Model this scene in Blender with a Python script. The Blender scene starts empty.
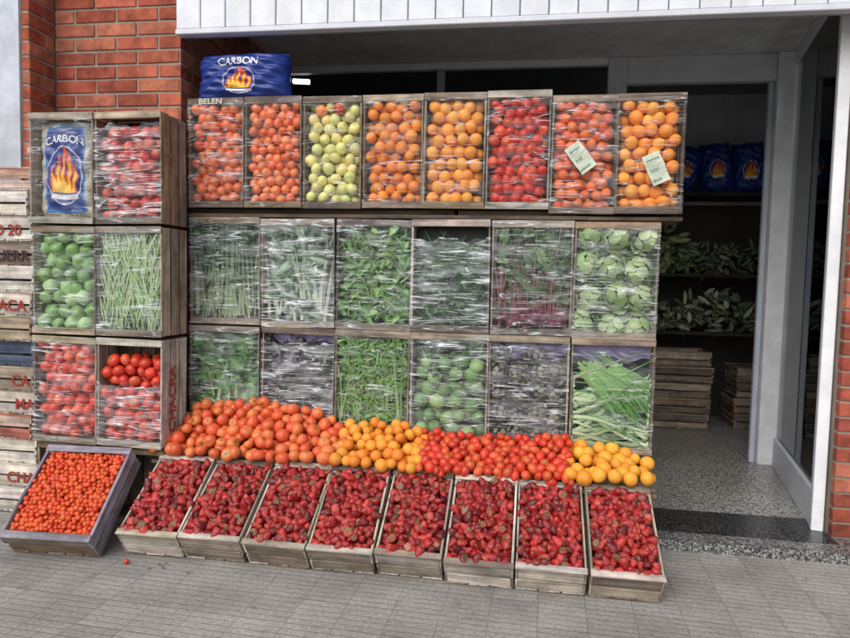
import bpy, math, random
import numpy as np
from mathutils import Vector, Matrix, Euler
random.seed(7); np.random.seed(7)
rnd=random.random
def U_(a,b): return a+(b-a)*rnd()
SC=bpy.context.scene.collection

def c(r,g,b):
    def f(x):
        x/=255.0
        return x/12.92 if x<=0.04045 else ((x+0.055)/1.055)**2.4
    return (f(r),f(g),f(b))
def vary(col,v=0.12,h=0.06):
    k=1+U_(-v,v)
    return tuple(max(0.0,min(1.0,x*k*(1+U_(-h,h)))) for x in col)
def mix(a,b,t): return tuple(a[i]*(1-t)+b[i]*t for i in range(3))

# ------------------------------------------------------------ mesh builder
class MB:
    def __init__(s): s.v=[];s.f=[];s.c=[];s.g=[];s.n=0
    def add(s,v,f,col,g=None):
        v=np.asarray(v,dtype=float); n=len(v)
        col=np.asarray(col,dtype=float)
        if col.ndim==1: col=np.tile(col,(n,1))
        if g is None: g=v
        s.v.append(v); s.c.append(col); s.g.append(np.asarray(g,dtype=float))
        o=s.n; s.f.extend([tuple(i+o for i in q) for q in f]); s.n+=n
    def clip(s,lo,hi):
        s.v=[np.clip(a,lo,hi) for a in s.v]
    def box(s,p0,p1,col,M=None,jit=0.0):
        x0,y0,z0=p0;x1,y1,z1=p1
        v=np.array([[x0,y0,z0],[x1,y0,z0],[x1,y1,z0],[x0,y1,z0],[x0,y0,z1],[x1,y0,z1],[x1,y1,z1],[x0,y1,z1]],float)
        d=np.abs(np.array(p1)-np.array(p0)); ax=int(np.argmax(d))
        g=v.copy()
        o=[0,1,2]; o.remove(ax)
        g=np.stack([g[:,ax],g[:,o[0]],g[:,o[1]]],1)+np.random.rand(3)*20
        if jit: v=v+np.random.uniform(-jit,jit,v.shape)
        f=[(0,3,2,1),(4,5,6,7),(0,1,5,4),(1,2,6,5),(2,3,7,6),(3,0,4,7)]
        s.add(v,f,col,g)
    def obj(s,name,mat,M=None,smooth=False,bevel=0,parent=None):
        me=bpy.data.meshes.new(name)
        if s.n:
            V=np.concatenate(s.v); C=np.concatenate(s.c); Gr=np.concatenate(s.g)
            me.from_pydata(V.tolist(),[],s.f)
            a=me.attributes.new("Col",'FLOAT_COLOR','POINT'); 
            a.data.foreach_set("color",np.concatenate([C,np.ones((len(C),1))],1).ravel())
            a=me.attributes.new("grain",'FLOAT_VECTOR','POINT'); a.data.foreach_set("vector",Gr.ravel())
            if smooth: me.polygons.foreach_set("use_smooth",[True]*len(me.polygons))
        me.materials.append(mat); me.update()
        o=bpy.data.objects.new(name,me); SC.objects.link(o)
        if M is not None: o.matrix_world=M
        if bevel:
            b=o.modifiers.new("bev",'BEVEL'); b.width=bevel; b.segments=1; b.limit_method='ANGLE'
        if parent: 
            o.parent=parent
        return o
def empty(name,loc=(0,0,0)):
    e=bpy.data.objects.new(name,None); e.empty_display_size=0.1; SC.objects.link(e); return e

# ------------------------------------------------------------ materials
def newmat(name):
    m=bpy.data.materials.new(name); m.use_nodes=True
    nt=m.node_tree; p=nt.nodes["Principled BSDF"]; return m,nt,p
def N(nt,t,**k):
    n=nt.nodes.new(t)
    for a,b in k.items(): setattr(n,a,b)
    return n
def mat_attr(name,rough=0.4,spec=0.5,bump=0.0,bscale=60,mott=0.0,mscale=12,gscale=(1,1,1),coat=0.0,dirt=0.0):
    m,nt,p=newmat(name); L=nt.links
    at=N(nt,'ShaderNodeAttribute',attribute_name="Col"); 
    gr=N(nt,'ShaderNodeAttribute',attribute_name="grain")
    mp=N(nt,'ShaderNodeMapping'); mp.inputs['Scale'].default_value=gscale
    L.new(gr.outputs['Vector'],mp.inputs['Vector'])
    src=at.outputs['Color']
    if mott:
        n=N(nt,'ShaderNodeTexNoise'); n.inputs['Scale'].default_value=mscale; n.inputs['Detail'].default_value=6
        L.new(mp.outputs[0],n.inputs['Vector'])
        r=N(nt,'ShaderNodeMapRange'); r.inputs[1].default_value=0.3; r.inputs[2].default_value=0.7
        r.inputs[3].default_value=1-mott; r.inputs[4].default_value=1+mott
        L.new(n.outputs['Fac'],r.inputs[0])
        mx=N(nt,'ShaderNodeVectorMath',operation='SCALE'); L.new(src,mx.inputs[0]); L.new(r.outputs[0],mx.inputs['Scale'])
        src=mx.outputs[0]
    if dirt:
        n=N(nt,'ShaderNodeTexNoise'); n.inputs['Scale'].default_value=7; n.inputs['Detail'].default_value=7; n.inputs['Roughness'].default_value=.7
        L.new(gr.outputs['Vector'],n.inputs['Vector'])
        r=N(nt,'ShaderNodeMapRange'); r.inputs[1].default_value=0.38; r.inputs[2].default_value=0.6
        r.inputs[3].default_value=1-dirt; r.inputs[4].default_value=1.08
        L.new(n.outputs['Fac'],r.inputs[0])
        mx=N(nt,'ShaderNodeVectorMath',operation='SCALE'); L.new(src,mx.inputs[0]); L.new(r.outputs[0],mx.inputs['Scale'])
        src=mx.outputs[0]
    L.new(src,p.inputs['Base Color'])
    p.inputs['Roughness'].default_value=rough; p.inputs['Specular IOR Level'].default_value=spec
    p.inputs['Coat Weight'].default_value=coat
    if bump:
        n=N(nt,'ShaderNodeTexNoise'); n.inputs['Scale'].default_value=bscale; n.inputs['Detail'].default_value=4
        L.new(mp.outputs[0],n.inputs['Vector'])
        b=N(nt,'ShaderNodeBump'); b.inputs['Strength'].default_value=bump; b.inputs['Distance'].default_value=0.003
        L.new(n.outputs['Fac'],b.inputs['Height']); L.new(b.outputs[0],p.inputs['Normal'])
    return m
M_wood=mat_attr("weathered_wood",0.8,0.2,bump=0.7,bscale=14,mott=0.42,mscale=9,gscale=(0.35,5,5),dirt=.38)
M_fruit=mat_attr("fruit_skin",0.32,0.45,bump=0.05,bscale=8,mott=0.12,mscale=1.5)
M_orange=mat_attr("citrus_skin",0.42,0.4,bump=0.5,bscale=14,mott=0.08,mscale=1.5)
M_leaf=mat_attr("leaf",0.45,0.4,mott=0.25,mscale=20)
M_brick=mat_attr("brick",0.85,0.2,bump=0.6,bscale=30,mott=0.22,mscale=14,dirt=.25)
M_paint=mat_attr("painted_panel",0.45,0.4,bump=0.05,bscale=6,mott=0.05,mscale=3,dirt=.06)
M_paper=mat_attr("paper",0.7,0.2,bump=0.2,bscale=20,mott=0.08,mscale=8)
M_sack=mat_attr("printed_plastic_sack",0.35,0.5,bump=0.3,bscale=25)
M_plaster=mat_attr("plaster",0.85,0.2,bump=0.2,bscale=20,mott=0.12,mscale=2,dirt=.15)
def strawberry_mat():
    m,nt,p=newmat("strawberry_skin"); L=nt.links
    at=N(nt,'ShaderNodeAttribute',attribute_name="Col"); gr=N(nt,'ShaderNodeAttribute',attribute_name="grain")
    v=N(nt,'ShaderNodeTexVoronoi'); v.inputs['Scale'].default_value=4.2; L.new(gr.outputs['Vector'],v.inputs['Vector'])
    r=N(nt,'ShaderNodeMapRange'); r.inputs[1].default_value=0.10; r.inputs[2].default_value=0.2; r.inputs[3].default_value=1; r.inputs[4].default_value=0
    L.new(v.outputs['Distance'],r.inputs[0])
    mx=N(nt,'ShaderNodeMix',data_type='RGBA'); mx.inputs[7].default_value=(0.5,0.22,0.06,1)
    mu=N(nt,'ShaderNodeMath',operation='MULTIPLY'); mu.inputs[1].default_value=0.6; L.new(r.outputs[0],mu.inputs[0])
    L.new(mu.outputs[0],mx.inputs[0]); L.new(at.outputs['Color'],mx.inputs[6]); L.new(mx.outputs[2],p.inputs['Base Color'])
    b=N(nt,'ShaderNodeBump'); b.inputs['Strength'].default_value=0.8; b.inputs['Distance'].default_value=0.003
    L.new(v.outputs['Distance'],b.inputs['Height']); L.new(b.outputs[0],p.inputs['Normal'])
    p.inputs['Roughness'].default_value=0.28; p.inputs['Specular IOR Level'].default_value=0.6
    return m
M_straw=strawberry_mat()
def film_mat(name,haze,streak,width=.016,refl=.075,mlo=.47,mhi=.67):
    m=bpy.data.materials.new(name); m.use_nodes=True; nt=m.node_tree; L=nt.links
    nt.nodes.clear(); out=N(nt,'ShaderNodeOutputMaterial')
    gr=N(nt,'ShaderNodeAttribute',attribute_name="grain")
    def noise(sc,scale,det,dist,rough=.5,rot=0):
        mp=N(nt,'ShaderNodeMapping'); mp.inputs['Scale'].default_value=sc; mp.inputs['Rotation'].default_value=(0,0,rot); L.new(gr.outputs['Vector'],mp.inputs['Vector'])
        n=N(nt,'ShaderNodeTexNoise'); n.inputs['Scale'].default_value=scale; n.inputs['Detail'].default_value=det; n.inputs['Distortion'].default_value=dist; n.inputs['Roughness'].default_value=rough
        L.new(mp.outputs[0],n.inputs['Vector']); return n.outputs['Fac']
    def math_(op,a,b=None):
        n=N(nt,'ShaderNodeMath',operation=op)
        for i,x in enumerate((a,b)):
            if x is None: continue
            if isinstance(x,(int,float)): n.inputs[i].default_value=x
            else: L.new(x,n.inputs[i])
        return n.outputs[0]
    def mr(x,a,b,c_,d_):
        r=N(nt,'ShaderNodeMapRange'); 
        for i,v in enumerate((a,b,c_,d_)): r.inputs[i+1].default_value=v
        L.new(x,r.inputs[0]); return r.outputs[0]
    n1=noise((.5,3.6,1),1.5,2,.5,.5,.14)
    n4=noise((.35,5.5,1),1.1,1.5,.35,.5,-.12)
    line=mr(math_('ABSOLUTE',math_('SUBTRACT',n1,.5)),0,width,1,0)
    line2=mr(math_('ABSOLUTE',math_('SUBTRACT',n4,.48)),0,width*1.1,1,0)
    mask=mr(noise((1.0,2.0,1),2.0,3,.3),mlo,mhi,0,1)
    mask2=mr(noise((1.2,1.4,1),1.8,2,.3),mlo,mhi-.02,0,1)
    ln=math_('ADD',math_('MULTIPLY',line,mask),math_('MULTIPLY',line2,mask2))
    hz=mr(noise((.6,2.6,1),1.5,5,.7,.62,.08),.46,.75,haze*.4,haze*4)
    fac=math_('MINIMUM',math_('ADD',math_('MULTIPLY',ln,streak),hz),.9)  # white wrinkle lines are glints painted in as diffuse; hz clouds the film
    b=N(nt,'ShaderNodeBump'); b.inputs['Strength'].default_value=1.0; b.inputs['Distance'].default_value=0.014
    L.new(math_('ADD',math_('ADD',n1,n4),math_('MULTIPLY',noise((1,1.4,1),5,1,.5),.25)),b.inputs['Height'])
    tr=N(nt,'ShaderNodeBsdfTransparent'); tr.inputs[0].default_value=(0.97,0.98,0.98,1)
    g=N(nt,'ShaderNodeBsdfGlossy'); g.inputs['Roughness'].default_value=0.12; g.inputs[0].default_value=(0.97,0.98,1,1); L.new(b.outputs[0],g.inputs['Normal'])
    lw=N(nt,'ShaderNodeLayerWeight'); lw.inputs['Blend'].default_value=refl; L.new(b.outputs[0],lw.inputs['Normal'])
    m1=N(nt,'ShaderNodeMixShader'); L.new(lw.outputs['Fresnel'],m1.inputs[0]); L.new(tr.outputs[0],m1.inputs[1]); L.new(g.outputs[0],m1.inputs[2])
    d=N(nt,'ShaderNodeBsdfDiffuse'); d.inputs[0].default_value=(0.8,0.84,0.87,1)
    m2=N(nt,'ShaderNodeMixShader'); L.new(fac,m2.inputs[0]); L.new(m1.outputs[0],m2.inputs[1]); L.new(d.outputs[0],m2.inputs[2])
    L.new(m2.outputs[0],out.inputs[0]); return m
F_light=film_mat("clear_film_light",0.035,0.68)
F_mid=film_mat("clear_film_mid",0.065,0.75,.021,.08,.45,.65)
F_heavy=film_mat("clear_film_heavy",0.10,0.8,.027,.10,.42,.61)
def glass_mat():
    m=bpy.data.materials.new("window_glass"); m.use_nodes=True; nt=m.node_tree; L=nt.links; nt.nodes.clear()
    out=N(nt,'ShaderNodeOutputMaterial'); tr=N(nt,'ShaderNodeBsdfTransparent'); tr.inputs[0].default_value=(0.75,0.8,0.8,1)
    g=N(nt,'ShaderNodeBsdfGlossy'); g.inputs['Roughness'].default_value=0.02
    lw=N(nt,'ShaderNodeFresnel'); lw.inputs['IOR'].default_value=1.25
    mx=N(nt,'ShaderNodeMixShader'); L.new(lw.outputs[0],mx.inputs[0]); L.new(tr.outputs[0],mx.inputs[1]); L.new(g.outputs[0],mx.inputs[2]); L.new(mx.outputs[0],out.inputs[0]); return m
M_glass=glass_mat()
def terrazzo(name,base,dark,light,scale=160):
    m,nt,p=newmat(name); L=nt.links
    tc=N(nt,'ShaderNodeTexCoord')
    v=N(nt,'ShaderNodeTexVoronoi'); v.inputs['Scale'].default_value=scale; L.new(tc.outputs['Object'],v.inputs['Vector'])
    s=N(nt,'ShaderNodeSeparateColor'); L.new(v.outputs['Color'],s.inputs[0])
    r=N(nt,'ShaderNodeValToRGB'); r.color_ramp.interpolation='CONSTANT'
    e=r.color_ramp.elements; e[0].color=(*dark,1); e[0].position=0; e[1].position=0.28; e[1].color=(*base,1)
    a=e.new(0.75); a.color=(*light,1)
    L.new(s.outputs[0],r.inputs[0])
    n=N(nt,'ShaderNodeTexNoise'); n.inputs['Scale'].default_value=2.5; n.inputs['Detail'].default_value=5; L.new(tc.outputs['Object'],n.inputs['Vector'])
    mr=N(nt,'ShaderNodeMapRange'); mr.inputs[3].default_value=0.7; mr.inputs[4].default_value=1.2; L.new(n.outputs['Fac'],mr.inputs[0])
    sc=N(nt,'ShaderNodeVectorMath',operation='SCALE'); L.new(r.outputs[0],sc.inputs[0]); L.new(mr.outputs[0],sc.inputs['Scale'])
    L.new(sc.outputs[0],p.inputs['Base Color']); p.inputs['Roughness'].default_value=0.28
    return m
M_terr=terrazzo("terrazzo",(0.32,0.31,0.295),(0.09,0.09,0.09),(0.54,0.52,0.49),110)
M_terrd=terrazzo("dark_terrazzo",(0.15,0.15,0.145),(0.04,0.04,0.04),(0.38,0.37,0.36),120)
M_gran=terrazzo("black_granite",(0.02,0.02,0.022),(0.008,0.008,0.008),(0.13,0.13,0.13),180)
def pavement():
    m,nt,p=newmat("pavement_tiles"); L=nt.links
    tc=N(nt,'ShaderNodeTexCoord')
    wn=N(nt,'ShaderNodeTexNoise'); wn.inputs['Scale'].default_value=6; L.new(tc.outputs['Object'],wn.inputs['Vector'])
    ws=N(nt,'ShaderNodeVectorMath',operation='SCALE'); ws.inputs['Scale'].default_value=.006; L.new(wn.outputs['Color'],ws.inputs[0])
    wa=N(nt,'ShaderNodeVectorMath',operation='ADD'); L.new(tc.outputs['Object'],wa.inputs[0]); L.new(ws.outputs[0],wa.inputs[1])
    mp=N(nt,'ShaderNodeMapping'); mp.inputs['Rotation'].default_value=(0,0,math.radians(2)); L.new(wa.outputs[0],mp.inputs['Vector'])
    br=N(nt,'ShaderNodeTexBrick'); br.offset=0.0; br.inputs['Scale'].default_value=1; br.inputs['Brick Width'].default_value=0.2; br.inputs['Row Height'].default_value=0.2; br.inputs['Mortar Size'].default_value=0.0028; br.inputs['Mortar Smooth'].default_value=0.6
    br.inputs['Color1'].default_value=(0.30,0.283,0.268,1); br.inputs['Color2'].default_value=(0.37,0.35,0.332,1); br.inputs['Mortar'].default_value=(0.235,0.22,0.205,1)
    L.new(mp.outputs[0],br.inputs['Vector'])
    sp=N(nt,'ShaderNodeSeparateXYZ'); L.new(mp.outputs[0],sp.inputs[0])
    mu=N(nt,'ShaderNodeMath',operation='MULTIPLY'); mu.inputs[1].default_value=2*math.pi/0.04; L.new(sp.outputs['Y'],mu.inputs[0])
    si=N(nt,'ShaderNodeMath',operation='COSINE'); L.new(mu.outputs[0],si.inputs[0])
    gv=N(nt,'ShaderNodeMapRange'); gv.inputs[1].default_value=0.5; gv.inputs[2].default_value=1.0; gv.inputs[3].default_value=1.0; gv.inputs[4].default_value=0.0; L.new(si.outputs[0],gv.inputs[0])
    n=N(nt,'ShaderNodeTexNoise'); n.inputs['Scale'].default_value=1.5; n.inputs['Detail'].default_value=9; n.inputs['Roughness'].default_value=0.68; L.new(tc.outputs['Object'],n.inputs['Vector'])
    n2=N(nt,'ShaderNodeTexNoise'); n2.inputs['Scale'].default_value=60; n2.inputs['Detail'].default_value=5; L.new(tc.outputs['Object'],n2.inputs['Vector'])
    n3=N(nt,'ShaderNodeTexNoise'); n3.inputs['Scale'].default_value=9; n3.inputs['Detail'].default_value=6; n3.inputs['Roughness'].default_value=.7; L.new(tc.outputs['Object'],n3.inputs['Vector'])
    mr3=N(nt,'ShaderNodeMapRange'); mr3.inputs[1].default_value=0.58; mr3.inputs[2].default_value=0.70; mr3.inputs[3].default_value=1; mr3.inputs[4].default_value=.66; L.new(n3.outputs['Fac'],mr3.inputs[0])
    mr=N(nt,'ShaderNodeMapRange'); mr.inputs[1].default_value=0.3; mr.inputs[2].default_value=0.7; mr.inputs[3].default_value=0.66; mr.inputs[4].default_value=1.24; L.new(n.outputs['Fac'],mr.inputs[0])
    mr2=N(nt,'ShaderNodeMapRange'); mr2.inputs[1].default_value=0.3; mr2.inputs[2].default_value=0.7; mr2.inputs[3].default_value=0.76; mr2.inputs[4].default_value=1.22; L.new(n2.outputs['Fac'],mr2.inputs[0])
    gr=N(nt,'ShaderNodeMapRange'); gr.inputs[3].default_value=0.84; gr.inputs[4].default_value=1.0; L.new(gv.outputs[0],gr.inputs[0])
    a=N(nt,'ShaderNodeMath',operation='MULTIPLY'); L.new(mr.outputs[0],a.inputs[0]); L.new(mr2.outputs[0],a.inputs[1])
    a3=N(nt,'ShaderNodeMath',operation='MULTIPLY'); L.new(a.outputs[0],a3.inputs[0]); L.new(mr3.outputs[0],a3.inputs[1])
    a2=N(nt,'ShaderNodeMath',operation='MULTIPLY'); L.new(a3.outputs[0],a2.inputs[0]); L.new(gr.outputs[0],a2.inputs[1])
    sc=N(nt,'ShaderNodeVectorMath',operation='SCALE'); L.new(br.outputs['Color'],sc.inputs[0]); L.new(a2.outputs[0],sc.inputs['Scale']); L.new(sc.outputs[0],p.inputs['Base Color'])
    ml=N(nt,'ShaderNodeMath',operation='MULTIPLY'); 
    iv=N(nt,'ShaderNodeMath',operation='SUBTRACT'); iv.inputs[0].default_value=1; L.new(br.outputs['Fac'],iv.inputs[1]); L.new(iv.outputs[0],ml.inputs[0]); L.new(gv.outputs[0],ml.inputs[1])
    b=N(nt,'ShaderNodeBump'); b.inputs['Strength'].default_value=0.45; b.inputs['Distance'].default_value=0.004; L.new(ml.outputs[0],b.inputs['Height']); L.new(b.outputs[0],p.inputs['Normal'])
    p.inputs['Roughness'].default_value=0.8; return m
M_pave=pavement()
def emis(name,col,s):
    m,nt,p=newmat(name); p.inputs['Emission Color'].default_value=(*col,1); p.inputs['Emission Strength'].default_value=s; return m
M_tube=emis("lamp_tube",(0.9,0.96,1),6)

# ------------------------------------------------------------ templates
def lathe(prof,seg,lobes=0,amp=0):
    V=[(0,0,prof[0][1])];F=[]
    for r,z in prof[1:-1]:
        for k in range(seg):
            a=2*math.pi*k/seg; rr=r*(1+amp*math.cos(lobes*a)) if lobes else r
            V.append((rr*math.cos(a),rr*math.sin(a),z))
    V.append((0,0,prof[-1][1])); n=len(prof)-2
    for k in range(seg): F.append((0,1+(k+1)%seg,1+k))
    for j in range(n-1):
        for k in range(seg):
            a=1+j*seg+k;b=1+j*seg+(k+1)%seg; F.append((a,b,b+seg,a+seg))
    t=len(V)-1
    for k in range(seg): F.append((t,1+(n-1)*seg+k,1+(n-1)*seg+(k+1)%seg))
    return np.array(V),F
def prof(n,zs,dim=0,dw=0.35,bot=0):
    P=[]
    for i in range(n+1):
        t=math.pi*i/n; r=math.sin(t); z=-math.cos(t)*zs
        if z>0: z-=dim*math.exp(-(r/dw)**2)
        else: z+=bot*math.exp(-(r/dw)**2)
        P.append((r if 0<i<n else 0,z))
    return P
def calyx(n,r0,z,lift,w):
    V=[(0,0,z)];F=[]
    for k in range(n):
        a=2*math.pi*k/n+.25*math.sin(k*3); ca,sa=math.cos(a),math.sin(a)
        b=len(V); rr=r0*(1+.25*math.sin(k*5+1)); lf=lift*(1+.8*math.sin(k*2.3))
        V+= [(ca*rr*.45-sa*w,sa*rr*.45+ca*w,z+lf*.3),(ca*rr*.45+sa*w,sa*rr*.45-ca*w,z+lf*.3),(ca*rr,sa*rr,z+lf)]
        F+=[(0,b+1,b),(b,b+1,b+2)]
    return np.array(V),F
def tmpl(body,cal=None):
    v,f=body
    kind=np.zeros(len(v))
    if cal is not None:
        cv,cf=cal; o=len(v); v=np.concatenate([v,cv]); f=list(f)+[tuple(i+o for i in q) for q in cf]; kind=np.concatenate([kind,np.ones(len(cv))])
    return (v,f,kind)
T_tom=tmpl(lathe(prof(10,.84,.25),14,5,.03),calyx(5,.5,.66,.05,.09))
T_tom2=tmpl(lathe(prof(10,.86,.22),14,6,.02))
T_plum=tmpl(lathe(prof(10,1.3,.1),12),calyx(5,.45,1.2,.1,.1))
T_or=tmpl(lathe(prof(10,.95,.08,.18),14))
T_ap=tmpl(lathe(prof(10,.92,.22,.3,.1),14),calyx(3,.12,.75,.3,.04))
T_cher=tmpl(lathe(prof(7,.95,.08),10))
T_pep=tmpl(lathe(prof(10,1.1,.3,.4,.15),16,4,.09),calyx(5,.25,.85,.2,.08))
T_zuc=tmpl(lathe(prof(10,.9,.1),14,8,.02),calyx(4,.2,.85,.15,.08))
sp=[(0,-1.25),(.22,-1.15),(.42,-.9),(.62,-.5),(.78,-.1),(.86,.2),(.8,.45),(.55,.6),(0,.55)]
T_str=tmpl(lathe(sp,11,3,.03),calyx(8,.78,.63,.10,.10))
T_str0=tmpl(lathe(sp,11,2,.05))
def rrot(): 
    q=np.random.normal(size=4); q/=np.linalg.norm(q); w,x,y,z=q
    return np.array([[1-2*(y*y+z*z),2*(x*y-z*w),2*(x*z+y*w)],[2*(x*y+z*w),1-2*(x*x+z*z),2*(y*z-x*w)],[2*(x*z-y*w),2*(y*z+x*w),1-2*(x*x+y*y)]])
def dirrot(d):
    d=np.array(d,float); d/=np.linalg.norm(d); a=np.array([1,0,0]) if abs(d[0])<.9 else np.array([0,1,0])
    x=np.cross(a,d); x/=np.linalg.norm(x); y=np.cross(d,x)
    th=rnd()*6.28; X=x*math.cos(th)+y*math.sin(th); Y=np.cross(d,X)
    return np.stack([X,Y,d],1)
def put(mb,T,pos,s,col,cal=(.1,.18,.05),R=None,grad=None):
    v,f,k=T
    if R is None: R=rrot()
    sc=np.array([1+U_(-.06,.06),1+U_(-.06,.06),1+U_(-.08,.08)])
    w=(v*sc*s)@R.T+np.array(pos)
    col=np.array(col); C=np.tile(col,(len(v),1))
    if grad is not None:
        t=np.clip((v[:,2]-0.1)/0.8,0,1)[:,None]*grad[1]; C=C*(1-t)+np.array(grad[0])*t
    C=np.where(k[:,None]>.5,np.array(vary(cal,.3,.1)),C)
    mb.add(w,f,C,v+np.random.rand(3)*30)

# ------------------------------------------------------------ crate
WOOD=[c(148,132,115),c(132,119,107),c(162,146,128),c(112,99,88),c(170,156,140),c(138,118,98)]
WHITEW=[c(186,177,166),c(170,159,146),c(198,188,174)]
def wcol(pal): return vary(random.choice(pal),.22,.04)
def crate_mesh(W,L,D,pal=WOOD,side_pal=None,nside=3,t=.009,te=.016,bat=.034,inner=None):
    mb=MB(); sp_=side_pal or pal
    nb=max(3,int(W/.085)); w=W/nb
    for i in range(nb): mb.box((i*w+.004,0,0),((i+1)*w-.004,L,.007),wcol(pal),jit=.0012)
    h=(D-.007)/nside
    for x0,x1 in((0,t),(W-t,W)):
        for i in range(nside):
            mb.box((x0,.001,.009+i*h),(x1,L-.001,.009+(i+1)*h-(.018 if i<nside-1 else .002)),wcol(sp_),jit=.001)
    for y0,y1 in((0,te),(L-te,L)):
        n2=2 if D<.2 else 3; hh=(D-.008)/n2
        for i in range(n2):
            mb.box((t+.001,y0+.002,.009+i*hh),(W-t-.001,y1-.002,.009+(i+1)*hh-(.012 if i<n2-1 else .001)),wcol(pal),jit=.001)
    for x in (t+.001,W-t-.021):
        for y in (te,L-te-.02): mb.box((x,y,.008),(x+.02,y+.02,D-.003),wcol(pal))
    for y0,y1 in((-.002,bat),(L-bat,L+.002)):
        mb.box((-.002,y0,D),(W+.002,y1,D+.008),wcol(pal if side_pal is None else side_pal),jit=.0018)
    return mb
def Mvert(x0,yf,z0,D,ry=0,rz=0):
    M=Matrix(((1,0,0,x0),(0,0,-1,yf+D),(0,1,0,z0),(0,0,0,1)))
    return M @ Matrix.Rotation(rz,4,'Z') @ Matrix.Rotation(ry,4,'Y')
def Mslope(x0,y0,z0,al,yaw=0):
    s,cc=math.sin(al),math.cos(al)
    M=Matrix(((1,0,0,0),(0,cc,-s,0),(0,s,cc,0),(0,0,0,1)))
    return Matrix.Translation((x0,y0,z0)) @ Matrix.Rotation(yaw,4,'Z') @ M

def film(W,L,D,mat,M,parent,bulge=.012,pleats=0,y0=0,y1=None,name="film_wrap"):
    mb=MB(); y1=L if y1 is None else y1
    nx,ny=28,44
    ph=np.random.rand(12)*6.28; fr=np.random.uniform(5,45,12)
    X,Y=np.meshgrid(np.linspace(-.003,W+.003,nx),np.linspace(y0,y1,ny))
    u=(X/W).clip(0,1); v=((Y-y0)/(y1-y0)).clip(0,1)
    Zb=bulge*np.sqrt(np.clip(np.sin(math.pi*u),0,1))*np.sqrt(np.clip(np.sin(math.pi*v),0,1))
    Zn=sum(.0010*np.sin(fr[i]*X*(1 if i%2 else .3)+fr[(i+5)%12]*Y*1.6+ph[i]) for i in range(8))
    Zz=D+.0125+Zb+Zn*np.minimum(1,8*u*(1-u)+.2)
    if pleats:
        Zz-= .012*np.abs(np.cos(math.pi*pleats*v+ .4*np.sin(5*u)))**10
    Y=Y+(.012*np.sin(X*31+ph[0])+.008*np.sin(X*67+ph[1]))*(v>.98)*(1 if y1<L*.97 else 0)
    V=np.stack([X.ravel(),Y.ravel(),Zz.ravel()],1)
    F=[(j*nx+i,j*nx+i+1,(j+1)*nx+i+1,(j+1)*nx+i) for j in range(ny-1) for i in range(nx-1)]
    G=np.stack([X.ravel()/.4*2,Y.ravel()/.6*3.2,X.ravel()*0],1)+np.random.rand(3)*50
    mb.add(V,F,(.8,.8,.8),G)
    return mb.obj(name,mat,M,smooth=True,parent=parent)

def grid_fruits(mb,W,L,D,T,r,colf,layers=2,face=True,zoff=0,ex=.012,mound=0,jit=.22,grad=None,cal=(.1,.18,.05),yr=None,calp=None,T0=None,sp=1.86):
    ya,yb=(ex+.008,L-ex-.008) if yr is None else yr
    for l in range(layers):
        z=D-r*1.02-l*r*1.35+zoff
        ny=max(1,int((yb-ya-2*r)/(r*sp*.87))+1); nx=max(1,int((W-2*ex-2*r)/(r*sp))+1)
        sx=(W-2*ex-2*r)/max(1,nx-1+.5); sy=(yb-ya-2*r)/max(1,ny-1)
        for j in range(ny):
            for i in range(nx):
                x=ex+r+(i+(.5 if (j+l)%2 else 0))*sx+U_(-jit,jit)*r; y=ya+r+j*sy+U_(-jit,jit)*r
                u=x/W; v=y/L; m=mound*math.sin(math.pi*min(1,max(0,u)))*math.sin(math.pi*min(1,max(0,v)))
                s=r*U_(.90,1.07)
                TT=T if (T0 is None or rnd()<calp) else T0
                put(mb,TT,(x,y,z+U_(-.35,.15)*r+m),s,colf(),grad=grad,cal=cal)

def ribbon(mb,p,d,L,w,c0,c1,droop=(0,0,0),n=8,roll=None,box=None,taper=1.0,wav=.0):
    p=np.array(p,float); d=np.array(d,float); d/=np.linalg.norm(d); V=[];C=[];G=[]
    nrm=np.array([U_(-.6,.6),U_(-.3,.3),1.0]); 
    ph=rnd()*6
    for i in range(n+1):
        t=i/n; side=np.cross(d,nrm); side/=np.linalg.norm(side)+1e-9
        ww=w*(1-taper*t**3)*.5+.0006
        q=p+side*wav*math.sin(ph+t*9)
        for sgn in(-1,0,1):
            a=q+side*ww*sgn+ (nrm*ww*.35 if sgn==0 else 0)
            if box is not None: a=np.clip(a,box[0],box[1])
            V.append(a); C.append(mix(c0,c1,min(1,t*1.3))); G.append((t*L*10,sgn*ww*10,ph))
        p=p+d*L/n; d=d+np.array(droop)/n+np.random.normal(0,.03,3); d/=np.linalg.norm(d)
    F=[]
    for i in range(n):
        a=i*3; F+=[(a,a+1,a+4,a+3),(a+1,a+2,a+5,a+4)]
    mb.add(V,F,C,G)

def leaf(mb,p,d,nrm,L,w,col,rib=None,curl=.3,ruf=.15,n=6,box=None):
    p=np.array(p,float); d=np.array(d,float); d/=np.linalg.norm(d); nrm=np.array(nrm,float)
    side=np.cross(d,nrm); side/=np.linalg.norm(side)+1e-9; nrm=np.cross(side,d)
    rib=rib or mix(col,(.5,.6,.3),.35); V=[];C=[];G=[]; ph=rnd()*6.28
    m=[-1,-.5,0,.5,1]
    for i in range(n+1):
        t=i/n; ww=w*.5*(math.sin(math.pi*min(1,(t*.92+.06)))**.7)
        ctr=p+d*L*t-nrm*curl*L*t*t
        for s in m:
            z=ruf*w*(math.sin(ph+t*14+s*2)*abs(s))+ .12*w*abs(s)
            a=ctr+side*s*ww+nrm*z
            if box is not None: a=np.clip(a,box[0],box[1])
            V.append(a); C.append(rib if s==0 else tuple(x*(1+.12*math.sin(ph+t*7+s*3)) for x in col)); G.append(((t*L)*8,s*ww*8,ph))
    F=[(i*5+k,i*5+k+1,i*5+k+6,i*5+k+5) for i in range(n) for k in range(4)]
    mb.add(V,F,C,G)
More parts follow.
